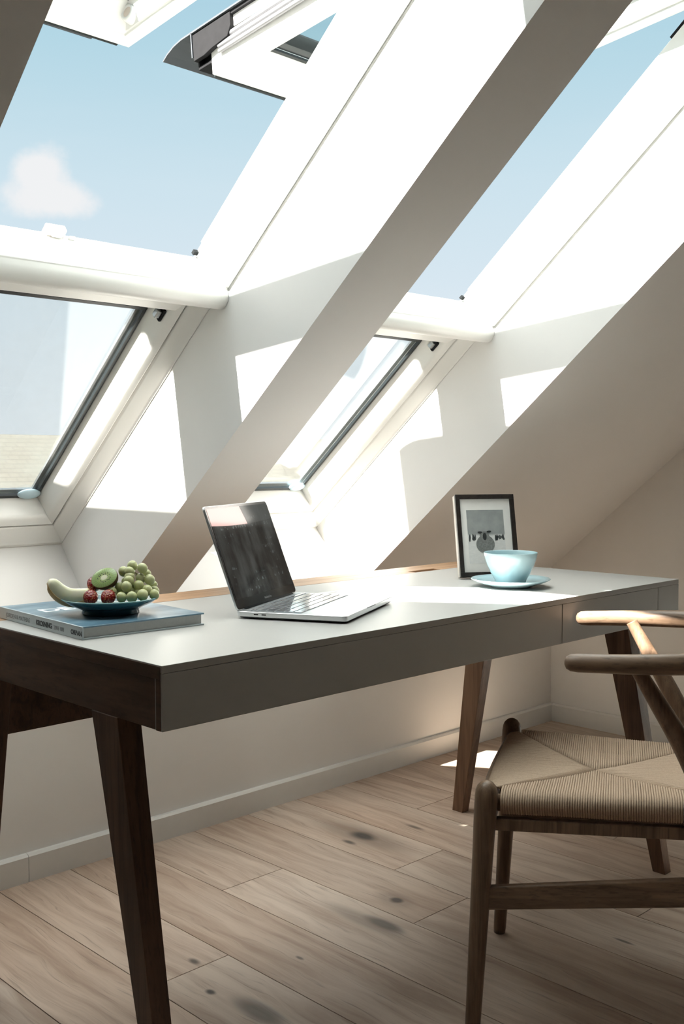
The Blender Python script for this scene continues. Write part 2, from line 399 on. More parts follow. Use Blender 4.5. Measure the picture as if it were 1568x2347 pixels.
def text_part(name, body, size, m, parent, X, depth=.0002, bold=0.):
    cu_ = bpy.data.curves.new(name, 'FONT'); cu_.body = body; cu_.size = size; cu_.extrude = depth; cu_.offset = bold
    tmp = bpy.data.objects.new(name+'_tmp', cu_); COL.objects.link(tmp)
    dg = bpy.context.evaluated_depsgraph_get(); dg.update()
    me = bpy.data.meshes.new_from_object(tmp.evaluated_get(dg)); bpy.data.objects.remove(tmp)
    me.transform(X); me.materials.clear(); me.materials.append(m)
    o = bpy.data.objects.new(name, me); COL.objects.link(o); o.parent = parent; return o
def axes(o, x, y, z):
    return Matrix(((x[0], y[0], z[0], o[0]), (x[1], y[1], z[1], o[1]), (x[2], y[2], z[2], o[2]), (0, 0, 0, 1)))

# ------------------------------------------------------------------ room shell
KY, EX, C0, TH = 2.3865, 3.5195, .6187, rad(40.09)
c_, s_ = math.cos(TH), math.sin(TH)
ROOF = axes((0, KY, C0), (1, 0, 0), (0, -c_, s_), (0, s_, c_))     # (x, up the slope, outwards) -> world
LX, BY, HZ = -2.4, -3.6, 2.95
BAYS = ((.671, 1.436), (1.624, 2.389))
S_TOP = 2.12
# floor boards, one mesh, running towards the knee wall
me_b = MB(); bval = []
joints = {1: [1.717], 4: [1.54], 5: [1.78], 0: [.35], 2: [.62], 3: [1.99, .1], -1: [1.3], 6: [1.2], 7: [2.05, .5], 8: [1.5], 9: [.9], -2: [1.9]}
for k in range(-18, 14):
    x0 = .949+.196*k; x1 = x0+.196
    if x1 < LX or x0 > EX: continue
    x0 = max(x0, LX); x1 = min(x1, EX)
    ys = sorted([BY, KY]+[j for j in joints.get(k, []) if BY < j < KY]+[joints.get(k, [random.uniform(.2, 2)])[-1]-2.1])
    for a, b in zip(ys[:-1], ys[1:]):
        g = .0011
        me_b.hexa([(x0+g, a+g, -.02), (x1-g, a+g, -.02), (x1-g, b-g, -.02), (x0+g, b-g, -.02),
                   (x0+g, a+g, 0), (x1-g, a+g, 0), (x1-g, b-g, 0), (x0+g, b-g, 0)]); bval.append(random.random())
me_b.box((LX, BY, -.05), (EX, KY, -.021), 1)
floor = me_b.build('floor', [M_floor, M_gap], kind='structure')
at = floor.data.attributes.new('board', 'FLOAT', 'FACE')
vals = [v for v in bval for _ in range(6)]+[0]*6
at.data.foreach_set('value', vals[:len(floor.data.polygons)])

MB().box((LX, KY, -.05), (EX+.15, KY+.14, C0+.002)).build('wall_knee', M_wall, kind='structure')
MB().prism([(BY, -.05), (KY+.14, -.05), (KY+.14, C0), (KY+.2, C0), (-.38, HZ+.12), (BY, HZ+.12)], EX, EX+.15, 0).build('wall_end', M_wall, kind='structure')
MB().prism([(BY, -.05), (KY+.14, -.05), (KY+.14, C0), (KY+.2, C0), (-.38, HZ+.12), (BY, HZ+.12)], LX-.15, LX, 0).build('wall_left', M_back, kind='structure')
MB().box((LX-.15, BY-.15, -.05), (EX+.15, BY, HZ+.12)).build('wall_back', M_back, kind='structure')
# ceiling: sloping slab with deep skylight wells, then the flat part over the room
cb = MB(); DN = .40; SE = 3.75
for a, b in ((LX-.15, BAYS[0][0]), (BAYS[0][1], BAYS[1][0]), (BAYS[1][1], EX+.15)): cb.box((a, 0, 0), (b, SE, DN), 0, ROOF)
for a, b in BAYS: cb.box((a, S_TOP, 0), (b, SE, DN), 0, ROOF)
cb.box((LX-.15, -.35, .0), (EX+.15, 0, DN), 0, ROOF)
ytop = KY-(HZ-C0)/math.tan(TH)
cb.box((LX-.15, BY-.15, HZ), (EX+.15, ytop+.02, HZ+.2))
cb.build('ceiling', M_ceil, kind='structure')
rt = MB()
for a, b in ((LX-.15, BAYS[0][0]-.03), (BAYS[0][1]+.03, BAYS[1][0]-.03), (BAYS[1][1]+.03, EX+.15)): rt.box((a, -.35, DN+.0005), (b, SE, DN+.008), 0, ROOF)
for a, b in BAYS:
    rt.box((a-.03, S_TOP+.03, DN+.0005), (b+.03, SE, DN+.008), 0, ROOF); rt.box((a-.03, -.35, DN+.0005), (b+.03, -.004, DN+.008), 0, ROOF)
rt.build('roof', M_tiles, kind='structure')
# baseboards
def baseb(name, prof, a, b, axis, X=None): return MB().prism(prof, a, b, axis, 0, X).build(name, M_base, bevel=.0015, kind='structure')
bb = MB(); pr = [(KY-.016, 0), (KY, 0), (KY, .07), (KY-.010, .07), (KY-.016, .064)]
bb.prism(pr, LX, 1.2255, 0); bb.prism(pr, 1.2268, EX, 0)
bb.build('baseboard_knee', M_base, kind='structure')
MB().prism([(EX-.016, 0), (EX, 0), (EX, .07), (EX-.010, .07), (EX-.016, .064)], BY, KY-.016, 1).build('baseboard_end', M_base, kind='structure')

# ------------------------------------------------------------------ skylights
def skylight(idx, x0, x1):
    W = thing('window_%d' % idx, None, None, (0, 0, 0), kind='structure')
    # fixed lower light: frame, sash, pane
    def q(r_, n): return [(r_[0], r_[1], n), (r_[2], r_[1], n), (r_[2], r_[3], n), (r_[0], r_[3], n)]
    def loops(mb, ls):
        vs = []; nl = len(ls)
        for r_, n in ls: vs += q(r_, n)
        mb.add(vs, [(L*4+k, L*4+(k+1) % 4, ((L+1) % nl)*4+(k+1) % 4, ((L+1) % nl)*4+k) for L in range(nl) for k in range(4)], 0, False, ROOF)
    def ins(a, b, t_): return (x0+a, b, x1-a, t_)
    f = MB()
    loops(f, [(ins(0, .0, .905), .268), (ins(.003, .010, .900), .268), (ins(.006, .014, .897), .274), (ins(.029, .042, .876), .296), (ins(.032, .046, .874), .302), (ins(.032, .046, .874), .3915), (ins(.048, .063, .858), .3915), (ins(.048, .063, .858), .398), (ins(0, .0, .905), .398)])
    f.build('frame', M_pvc, W, bevel=.0015)
    sh = MB(); g = ins(.069, .084, .778); ng = .371
    loops(sh, [(ins(.0345, .049, .871), .302), (ins(.037, .052, .868), .299), (ins(.047, .062, .830), .308), (ins(.052, .068, .824), .314), (ins(.054, .071, .820), .322), (ins(.066, .081, .785), .366), (g, ng), (g, .390), (ins(.0345, .049, .871), .390)])
    lower = sh.build('sash', M_pvc, W, bevel=.001)
    e = MB().ring((g[0], g[1], g[2], g[3]), (g[0]+.009, g[1]+.011, g[2]-.009, g[3]-.008), ng-.004, ng+.004, 0, ROOF)
    e.ring((g[0], g[1], g[2], g[3]), (g[0]+.016, g[1]+.016, g[2]-.016, g[3]-.013), ng+.012, ng+.0185, 1, ROOF)
    e.build('seal', [M_seal, M_chrome], lower)
    MB().box((g[0]+.002, g[1]+.002, ng+.004), (g[2]-.002, g[3]-.002, ng+.010), 0, ROOF).build('pane', M_glass, lower)
    # glazing corner lump and locking bolt
    lp = MB(); lp.sphere((0, 0, 0), .022, 20, 10, 0, (1.5, .8, .45), ROOF @ Matrix.Translation((g[2]-.030, g[1]+.016, ng-.004)))
    lp.build('drainage_cap', simple('pale_blue_plastic', (.50, .66, .74), .3), lower)
    bl = MB(); bl.box((x1-.062, .778, .322), (x1-.054, .812, .346), 0, ROOF); bl.box((x1-.074, .784, .326), (x1-.058, .804, .341), 1, ROOF)
    bl.build('locking_bolt', [M_dark, M_chrome], lower, bevel=.003)
    # transom with its rounded nose
    nose = [(.905, .268), (.903, .250), (.906, .238), (.914, .231), (.926, .229), (.940, .233), (.949, .243), (.953, .252), (.9565, .254), (.9565, .262), (.954, .264), (.921, .392), (.875, .392), (.875, .275)]
    tr = MB().prism(nose, x0, x1, 0, 0, ROOF); tr.build('transom', M_pvc, W, bevel=.002)
    hb = MB(); xm = (x0+x1)/2+.02
    hb.box((xm-.022, .921, .376), (xm+.022, .945, .392), 0, ROOF); hb.box((xm-.012, .930, .366), (xm+.012, .952, .378), 0, ROOF); hb.box((xm+.03, .924, .372), (xm+.045, .934, .378), 0, ROOF)
    hb.build('striker_plate', M_pvc, W, bevel=.003)
    # side linings of the opened upper half with their bead, screws and outer seal
    sl = MB()
    for sd, xx in ((1, x1), (-1, x0)):
        a_, b_ = (xx-.0035, xx+.002) if sd > 0 else (xx-.002, xx+.0035)
        sl.box((a_, .957, .264), (b_, S_TOP, .402), 0, ROOF)
        a2, b2 = (xx-.009, xx) if sd > 0 else (xx, xx+.009)
        sl.box((a2, .957, .252), (b2, S_TOP, .264), 0, ROOF)
    sl.box((x0, S_TOP-.02, .262), (x1, S_TOP, .402), 0, ROOF)
    sl.build('side_lining', M_pvc, W, bevel=.002)
    sc = MB()
    for xx, dd in ((x1-.0035, -1), (x0+.0035, 1)):
        Mx = ROOF @ Matrix.Translation((xx, .998, .303)) @ Matrix.Rotation(dd*math.pi/2, 4, 'Y')
        sc.lathe([(0, .002), (.006, .002), (.007, 0), (.007, -.001)], 20, 0, Mx)
    sc.build('screw_cap', M_base, W)
    ot = MB()
    for xx in (x0-.004, x1+.001):
        ot.box((xx-.004, 1.78, .400), (xx+.006, S_TOP+.03, .409), 0, ROOF)
    ot.box((x1-.012, .925, .392), (x1+.004, .935, .400), 0, ROOF)
    ot.build('outer_seal', M_dark, W)
    # upper sash, swung out to almost level. local axes: x, e outwards, m up
    al = rad(5.5); e_ = Vector((0, math.cos(al), -math.sin(al))); m_ = Vector((0, math.sin(al), math.cos(al)))
    tip = Vector((0, 2.152, 2.029)); Q = axes(tip, (1, 0, 0), e_, m_)
    LEN = 1.14; a0, a1 = x0+.030, x1-.030
    U_ = MB(); o = (a0, -LEN, a1, 0); i = (a0+.038, -LEN+.04, a1-.038, -.043); i2 = (a0+.043, -LEN+.05, a1-.043, -.055); g = (a0+.058, -LEN+.07, a1-.058, -.095)
    vs = q(o, 0)+q(i, 0)+q(i, .006)+q(i2, .006)+q(g, .060)+q(g, .072)+q(o, .085); fs = []; nl = 7
    for L in range(nl):
        for k in range(4):
            fs.append((L*4+k, L*4+(k+1) % 4, ((L+1) % nl)*4+(k+1) % 4, ((L+1) % nl)*4+k))
    U_.add(vs, fs, 0, False, Q); us = U_.build('opened_sash', M_pvc, W, bevel=.002)
    MB().ring(g, (g[0]+.007, g[1]+.007, g[2]-.007, g[3]-.012), .056, .062, 0, Q).build('seal', M_seal, us)
    MB().box((g[0], g[1], .062), (g[2], g[3], .068), 0, Q).build('pane', M_glass2, us)
    # bottom edge seal
    MB().box((a0+.01, .0005, -.001), (a1-.030, .006, .012), 0, Q).build('edge_seal', M_seal, us)
    # round bumper in the corner of the sash
    kn = MB(); Kx = Q @ Matrix.Translation((a1-.051, -.088, .030)) @ Matrix.Rotation(rad(-80), 4, 'Y') @ Matrix.Rotation(rad(10), 4, 'X')
    kn.lathe([(0, .008), (.012, .008), (.0135, .011), (.018, .011), (.020, .006), (.020, -.012)], 32, 0, Kx)
    kn.lathe([(0, .0085), (.012, .0085)], 32, 1, Kx)
    kn.build('vent_knob', [M_pvc, simple('beige_cap', (.70, .60, .52), .5)], us)
    # side of the sash: gutters and the folds of the outer blind
    for sx, aa in ((-1, a0), (1, a1)):
        sd = MB()
        for (h0, h1, r_) in ((.050, .040, .006), (.064, .052, .007), (.080, .066, .006)):
            pth = [(aa+sx*(.004+.006*math.sin(u_*3.1)), -LEN+(LEN-.04)*u_, h1+(h0-h1)*0+.012*(1-u_)**2+(h0-h1)*u_*.4) for u_ in [k/14 for k in range(15)]]
            sd.tube([Q @ Vector(p) for p in pth], r_, 10)
        sd.box((min(aa, aa+sx*.003), -LEN, .085), (max(aa, aa+sx*.003), -.07, .122), 1, Q)
        sd.build('blind_fold', [M_cloth, M_pvc], us)
        ed = MB()
        ed.prism([(-.085, .062), (-.02, .056), (.012, .050), (.055, .050), (.055, .118), (-.10, .118), (-.10, .085)], min(aa+sx*.001, aa+sx*.014), max(aa+sx*.001, aa+sx*.014), 0, 0, Q)
        ed.box((min(aa, aa+sx*.010), -LEN, .112), (max(aa, aa+sx*.010), .05, .124), 0, Q)
        ed.build('side_hardware', M_dark, us, bevel=.002)
    bt = MB(); bt.box((a0, .002, .030), (a1, .055, .040), 0, Q); bt.box((a0, .050, .040), (a1, .056, .124), 0, Q); bt.box((a0+.02, .0, .04), (a1-.02, .05, .110), 0, Q)
    bt.build('bottom_rail_casing', M_dark, us, bevel=.002)
    # grey weather cover with a drooping lip beyond the tip
    prof = [(-LEN-.02, .128), (.06, .128), (.10, .127), (.135, .122), (.165, .112), (.186, .100), (.184, .097), (.163, .108), (.133, .118), (.10, .1225), (.06, .1235), (-LEN-.02, .1235)]
    wc = MB(); wc.prism(prof[2:10] + [(-.10, .1235), (-.10, .128)], a0-.016, a1+.016, 0, 0, Q)
    for xa_, xb_ in ((a0-.016, a0+.016), (a1-.016, a1+.016)): wc.box((xa_, -LEN-.02, .1235), (xb_, -.10, .128), 0, Q)
    wc.build('weather_cover', M_alu, us)
    lip = MB(); lip.box((a0-.016, .056, .060), (a1+.016, .060, .124), 0, Q); lip.build('cover_lip', M_alu, us)
    return W
skylight(1, *BAYS[0]); skylight(2, *BAYS[1])

# unseen block added beside the left skylight; its flank shades the low wells
DZ = 2.25
dm_ = thing('shade_block', 'added flat topped block, out of view on the roof left of the skylights, shading the wells', 'shade_block', (0, 0, 0))
yl = 2.80; zr = lambda y: C0+math.tan(TH)*(KY-y)+.412/c_
ycr = KY-(DZ-.03-C0-.412/c_)/math.tan(TH)
MB().prism([(yl, zr(yl)), (yl, DZ-.03), (ycr, DZ-.03)], -1.3, .17, 0).build('block_body', M_concrete, dm_)
MB().box((-1.33, ycr+.0, DZ-.03), (.20, yl+.05, DZ)).build('block_top', M_alu, dm_)

# the house over the way and the ground
nb = thing('house', 'neighbouring house with a long weathered grey tiled roof seen low through the left skylight', 'house', (8, 14, -6))
rf = MB(); rf.prism([(-4.2, 4.2), (0, 7.43), (4.2, 4.2), (4.2, 4.0), (0, 7.2), (-4.2, 4.0)], -14, 24, 0)
rf.build('roof', M_tiles, nb)
wl = MB(); wl.box((-13.6, -3.8, 0), (23.6, 3.8, 4.1)); wl.build('wall', M_concrete, nb)
MB().box((-150, -60, -6.3), (150, 260, -6.0)).build('ground', M_garden, kind='structure')

# ------------------------------------------------------------------ desk
DX0, DX1, DY0, DY1, DT, DZT = .8705, 2.4261, 1.2666, 1.8438, .0986, .75
TY = 1.955
desk = thing('desk', 'long light grey desk with dark smoked oak ends and splayed legs under the skylights', 'desk', (DX0, DY0, 0))
LW, LD = DX1-DX0, DY1-DY0
MB().box((.0, .0, DZT-.012), (LW, LD, DZT)).build('top_panel', M_lamin, desk, bevel=.0008)
s1, s2 = 1.910-DX0, 2.323-DX0
MB().box((.0, .0, DZT-DT), (s1-.0016, .018, DZT-.0125)).build('drawer_front', M_lamin, desk, bevel=.0006)
MB().box((s1+.0016, .0, DZT-DT), (s2-.0007, .018, DZT-.0125)).build('drawer_front', M_lamin, desk, bevel=.0006)
MB().box((s2+.0007, .0, DZT-DT), (LW, .018, DZT-.0125)).build('corner_post', M_lamin, desk, bevel=.0006)
gp = MB(); gp.box((.01, .018, DZT-DT+.002), (LW-.01, .022, DZT-.013)); gp.build('drawer_box', M_gap, desk)
YB = TY-DY0
for nm_, xa_, xb_ in (('end_panel', -.0002, .018), ('end_panel', LW-.018, LW+.0002)):
    ep = MB()
    left = xa_ < .01
    ep.box((.0015 if left else LW-.018, .0185, DZT-DT), (.018 if left else LW-.0015, YB, DZT-.0125))
    X0, X1 = (-.0006, .006) if left else (LW-.006, LW+.0006)
    ep.box((X0, .0035, DZT-.0215), (X1, YB, DZT-.0022))                 # mitred lipping, top
    ep.box((X0, .0035, DZT-DT+.0002), (X1, .016, DZT-.0215))            # mitred lipping, front
    ep.build(nm_, M_walnut_h, desk, bevel=.0006)
# underside, back oak cable tray and rear panel
MB().box((.018, .022, DZT-DT+.001), (LW-.018, YB-.018, DZT-DT+.012)).build('underside_panel', M_walnut_h, desk)
tr = MB(); tr.box((0, LD+.0015, DZT-DT), (LW, YB, DZT-.010))
tr.box((0, LD+.0015, DZT-.010), (2.085-DX0, YB, DZT)); tr.box((2.19-DX0, LD+.0015, DZT-.010), (LW, YB, DZT))
tr.box((2.085-DX0, LD+.030, DZT-.010), (2.19-DX0, YB, DZT))
tr.build('cable_tray', M_tray, desk)
MB().box((.035, 1.850-DY0, .53), (LW-.035, 1.866-DY0, DZT-DT+.001)).build('rear_panel', M_walnut_h, desk)
def desk_leg(left, front):
    zt = DZT-DT
    xo = 0 if left else LW; sg = 1 if left else -1
    if front: yt = (1.389, 1.465); yb = (1.274, 1.309)
    else: yt = (1.816, 1.893); yb = (1.930, 1.968)
    yt = [v-DY0 for v in yt]; yb = [v-DY0 for v in yb]
    wt, wb = .043, .030
    def xs(a, w_): return sorted((xo+sg*a, xo+sg*(a+w_)))
    xt, xb = xs(.0, wt), xs(.006, wb)
    m = MB(); m.hexa([(xb[0], yb[0], 0), (xb[1], yb[0], 0), (xb[1], yb[1], 0), (xb[0], yb[1], 0),
                      (xt[0], yt[0], zt), (xt[1], yt[0], zt), (xt[1], yt[1], zt), (xt[0], yt[1], zt)])
    return m.build('leg', M_leg_lit if not left else M_walnut, desk, bevel=.0012)  # light painted into the wood: left legs a shaded copy, right legs a lit one
for l in (True, False):
    for f in (True, False): desk_leg(l, f)

# ------------------------------------------------------------------ laptop
HA, HB = Vector((1.24, 1.543, 0)), Vector((1.504, 1.674, 0))
ldir = (HB-HA).normalized(); lrz = math.atan2(ldir.y, ldir.x)
LWD, LDP = .3005, .212
o0 = (HA+HB)/2-ldir*LWD/2
lap = thing('laptop', 'open silver laptop with a dark screen at the middle of the desk', 'laptop', (o0.x, o0.y, DZT), lrz)
def rrect(x0, y0, x1, y1, r, n=6):
    out = []
    for cx, cy, a in ((x1-r, y0+r, -90), (x1-r, y1-r, 0), (x0+r, y1-r, 90), (x0+r, y0+r, 180)):
        for k in range(n+1):
            t_ = rad(a+90*k/n); out.append((cx+r*math.cos(t_), cy+r*math.sin(t_)))
    return out
# base: local x along the hinge, -y towards the user
b_ = MB(); b_.prism(rrect(0, -LDP-.004, LWD, .008, .011), .0045, .0145, 2)
b_.build('base', M_silver, lap, bevel=.0015)
b_ = MB(); b_.prism(rrect(.004, -LDP, LWD-.004, .004, .010), .0022, .0046, 2)
for fx in (.02, LWD-.02):
    for fy in (-.02, -LDP+.016): b_.lathe([(0, 0), (.008, 0), (.008, .003)], 20, 0, Matrix.Translation((fx, fy, 0)))
b_.build('bottom_cover', M_gap, lap)
kb = MB(); kb.box((.012, -.122, .01445), (LWD-.012, -.008, .01475)); kbo = kb.build('keyboard', simple('keyboard_well', (.42, .44, .46), .4, metal=.6), lap)
rowsk = [(-.0185, .0085, [1.0]*1+[1]*12+[1]), (-.036, .0155, [1]*13+[1.5]), (-.0545, .0155, [1.5]+[1]*13), (-.073, .0155, [1.8]+[1]*11+[1.75]), (-.0915, .0155, [2.3]+[1]*10+[2.25]), (-.110, .0155, [1, 1, 1, 1.25, 5, 1.25, 1, 1, 1, 1])]
key_mesh = {}
for yk, hk, ws in rowsk:
    tot = sum(ws); xk = .014; unit = (LWD-.028)/tot
    for w_ in ws:
        kw = unit*w_-.0022; kk = (round(kw, 5), hk)
        if kk not in key_mesh:
            m = MB(); m.box((0, 0, 0), (kw, hk, .0011)); ob = m.build('key', M_key, kbo, bevel=.0006); key_mesh[kk] = ob
        else:
            ob = key_mesh[kk].copy(); COL.objects.link(ob); ob.parent = kbo
        ob.location = (xk+.0011, yk-hk/2-.003, .01476); xk += unit*w_
MB().prism(rrect(LWD/2-.066, -LDP+.004, LWD/2+.066, -.132, .004), .01445, .01462, 2).build('trackpad', simple('trackpad_glass', (.66, .67, .68), .2, metal=.5), lap)
pt = MB()
for a in (.030, .046): pt.box((-.0002, -a-.009, .0085), (.0004, -a, .0108))
pt.build('port', M_gap, lap)
MB().box((LWD/2-.026, -LDP-.0043, .0125), (LWD/2+.026, -LDP-.0030, .0147)).build('opening_notch', M_silverd, lap)
# lid tilted 20 degrees back. lid-local z runs up the lid, y backwards
LA = rad(20)
LM = Matrix.Translation((0, .002, .0135)) @ Matrix.Rotation(-LA, 4, 'X')
lidp = thing('lid', None, None); lidp.parent = lap
lidp.matrix_local = LM
def vprism(mb, poly, y0, y1, mi=0): return mb.prism(poly, y0, y1, 1, mi)
m = MB(); vprism(m, rrect(0, .002, LWD, LDP, .009), .0, .0042); m.build('lid_shell', M_silver, lidp, bevel=.0008)
m = MB(); vprism(m, rrect(.0015, .003, LWD-.0015, LDP-.0015, .008), -.0006, .0001); m.build('bezel', M_blackgl, lidp)
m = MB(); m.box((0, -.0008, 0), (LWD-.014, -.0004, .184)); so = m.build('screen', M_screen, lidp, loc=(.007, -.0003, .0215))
m = MB(); m.tube([(.03, 0, 0), (LWD-.03, 0, 0)], .0042, 14); m.build('hinge', M_dark, lidp)
text_part('lettering', 'MacBook Pro', .0062, M_texts, lidp, axes((LWD/2-.0172, -.0008, .0085), (1, 0, 0), (0, 0, 1), (0, -1, 0)), .0001)

# ------------------------------------------------------------------ book
brz = rad(-3.2); BW, BL, BH = .243, .336, .0225
book = thing('book', 'large blue landscape picture book lying flat under the fruit plate', 'book', (.9035, 1.544, DZT), brz)
cvt = MB().box((.001, 0, BH-.0028), (BW, BL, BH)); front_cover = cvt.build('front_cover', M_cover, book, bevel=.0006)
MB().box((.001, 0, 0), (BW, BL, .0028)).build('back_cover', M_spine, book, bevel=.0006)
MB().box((-.0015, 0, 0), (.0022, BL, BH)).build('spine', M_spine, book, bevel=.001)
MB().box((.0022, .004, .0028), (BW-.004, BL-.004, BH-.0028)).build('page_block', M_paper, book)
text_part('title', 'DETTMA', .052, M_white_ink, book, axes((.028, .205, BH+.0001), (1, 0, 0), (0, 1, 0), (0, 0, 1)), .0001, .0012)
def spine_text(s, size, ypos, m, bold=0.):
    return text_part('spine_lettering', s, size, m, book, axes((-.0017, ypos, .0065), (0, -1, 0), (0, 0, 1), (-1, 0, 0)), .0001, bold)
spine_text('JORDEN & MATHIAS', .0115, .305, M_greyink); spine_text('KROSNING', .0125, .175, M_ink, .0005)
spine_text('2006 108', .0105, .105, M_greyink); spine_text('ORBAN', .0115, .040, M_ink, .0004)

# ------------------------------------------------------------------ fruit plate
PZ = DZT+BH; PC = Vector((1.025, 1.652, 0))
plate = thing('plate', 'dark teal footed plate of fruit standing on the blue book', 'plate', (PC.x, PC.y, PZ))
prof = [(0, .0005), (.046, .0005), (.050, 0), (.052, .002), (.050, .007), (.060, .0125), (.074, .0185), (.0865, .0268), (.0880, .0285), (.0868, .0296), (.0735, .0225), (.058, .0162), (.035, .0120), (0, .0110)]
plm = MB().lathe(prof, 96).build('plate_body', M_teal, plate)
rimm = MB().lathe([(.0855, .0272), (.0878, .0276), (.0884, .0288), (.0874, .0300), (.0852, .0286)], 96).build('rim', simple('pale_rim_glaze', (.18, .34, .34), .2), plate)
RH = Vector((.714, -.700, 0)); FH = Vector((.700, .714, 0))          # sideways and away, as seen from the room
PPM = 1249.
def at_px(px, py, depth=0.):
    """a place above the plate: sideways / up offsets in the photograph's scale at the plate, plus depth away"""
    k = 1+depth/1.91
    return Vector((PC.x, PC.y, 0))+RH*((px-252)/PPM*k)+FH*depth+Vector((0, 0, PZ+(1410-py)/PPM*k-.178*0))
# depth lowers apparent height: camera looks down about 8.5 degrees here
def place(px, py, depth): p = at_px(px, py, depth); p.z -= depth*(1.0513-PZ-.03)/1.91; return p
def local(p): return p-Vector((PC.x, PC.y, PZ))
gb = thing('grape_bunch', 'bunch of pale green grapes piled on the right half of the plate', 'grapes', place(310, 1385, 0))
org = gb.location.copy()
GR = [(1077, 160, 12, .012), (1200, 185, 11.6, .004), (985, 222, 11.5, .006), (1060, 225, 11.5, .000), (1175, 300, 11.3, .006), (1282, 315, 12, .002),
      (1065, 283, 12, -.004), (1068, 328, 12, -.012), (1055, 390, 12, -.022), (1175, 380, 12, -.008), (950, 393, 10.5, -.004), (1268, 432, 12, -.010), (1320, 440, 11, .012),
      (1010, 508, 11.6, -.032), (1133, 505, 12.5, -.036), (1245, 482, 12.8, -.030), (1350, 480, 11.5, -.012), (880, 452, 11.5, -.014), (1000, 330, 11, .016), (1120, 400, 11, .012),
      (1225, 250, 10, .022), (1180, 460, 11, -.010), (960, 455, 11, .0), (1080, 460, 12, -.010), (1290, 380, 10.5, .022)]
for gx, gy, gr_, dp in GR:
    p = place(80+gx/4.9, 1270+gy/4.9, dp)-org
    m = MB(); m.sphere((0, 0, 0), gr_/PPM*1.02, 22, 14, 0, (.98, .98, 1.06)); g_ = m.build('grape', M_grape, gb, loc=p)
    g_.rotation_euler = (random.uniform(-.6, .6), random.uniform(-.6, .6), 0)
st = MB()
core = [place(300, 1375, -.01)-org, place(305, 1350, 0)-org, place(318, 1325, .006)-org, place(322, 1312, .01)-org]
st.tube(core, [.0018, .0016, .0014, .0011], 8)
for gx, gy, gr_, dp in GR[:18]:
    a = place(80+gx/4.9, 1270+gy/4.9, dp)-org; b2 = core[min(3, max(0, int((505-gy)/110)))]
    st.tube([b2, (Vector(a)+Vector(b2))/2+Vector((0, 0, .003)), a], .0007, 6)
st.build('stem', M_stem, gb)
# kiwi half, cut face up towards the room
kc = place(241, 1329, -.010)
kiwi = thing('kiwi_half', 'halved kiwi fruit showing its seeded green face, propped behind the strawberries', 'kiwi', kc)
kn_ = (-FH*.80+Vector((0, 0, 1))*.56-RH*.16).normalized()
kx_ = (RH+Vector((0, 0, .33))); kx_ = (kx_-kn_*kx_.dot(kn_)).normalized(); ky_ = kn_.cross(kx_)
KM = axes((0, 0, 0), kx_, ky_, kn_)
m = MB(); rk = .0248
m.lathe([(rk*.985, .0002), (rk, -.0012)]+[(rk*math.cos(a), -.0012-rk*1.02*math.sin(a)) for a in [rad(7*k) for k in range(1, 13)]]+[(0, -.0012-rk*1.02)], 48, 0, Matrix.Diagonal((1, .82, 1, 1)))
sk = m.build('skin', M_kiwiskin, kiwi); sk.matrix_local = KM
m = MB(); m.lathe([(0, .0012), (rk*.5, .0010), (rk*.95, .0006), (rk*.985, .0)], 48, 0, Matrix.Diagonal((1, .82, 1, 1)))
fl = m.build('flesh', M_kiwi, kiwi); fl.matrix_local = KM
# strawberries
for i, (sx_, sy_, dp, lab, tilt) in enumerate(((216, 1375, -.034, 'red strawberry next to the melon slice, left of the front pair on the plate', .3), (257, 1374, -.037, 'red strawberry below the kiwi half, beside the front grapes', -.2), (213, 1345, .006, 'strawberry mostly hidden behind the left edge of the kiwi half', .1))):
    sb = thing('strawberry', lab, 'strawberry', place(sx_, sy_, dp), 0, None)
    sb.rotation_euler = (rad(-62), tilt, rad(-45)+tilt)
    k_ = .0150/.0165
    pr_ = [(0, -.018), (.006, -.0165), (.0105, -.011), (.0140, -.003), (.0150, .004), (.0130, .010), (.007, .0125), (0, .012)]
    m = MB(); m.lathe([(r_*k_, z_*k_) for r_, z_ in pr_], 28); m.build('berry', M_straw, sb)
    m = MB()
    for j in range(8):
        a = j*math.pi/4; ca, sa = math.cos(a), math.sin(a)
        m.add([(0, 0, .0122), (.004*ca-.003*sa, .004*sa+.003*ca, .0138), (.012*ca, .012*sa, .0125), (.004*ca+.003*sa, .004*sa-.003*ca, .0138), (.004*ca, .004*sa, .0128)],
              [(0, 1, 2, 3), (0, 4, 2, 1), (0, 3, 2, 4)])
    m.tube([(0, 0, .012), (.001, 0, .018)], .0008, 6)
    m.build('calyx', M_leafg, sb)
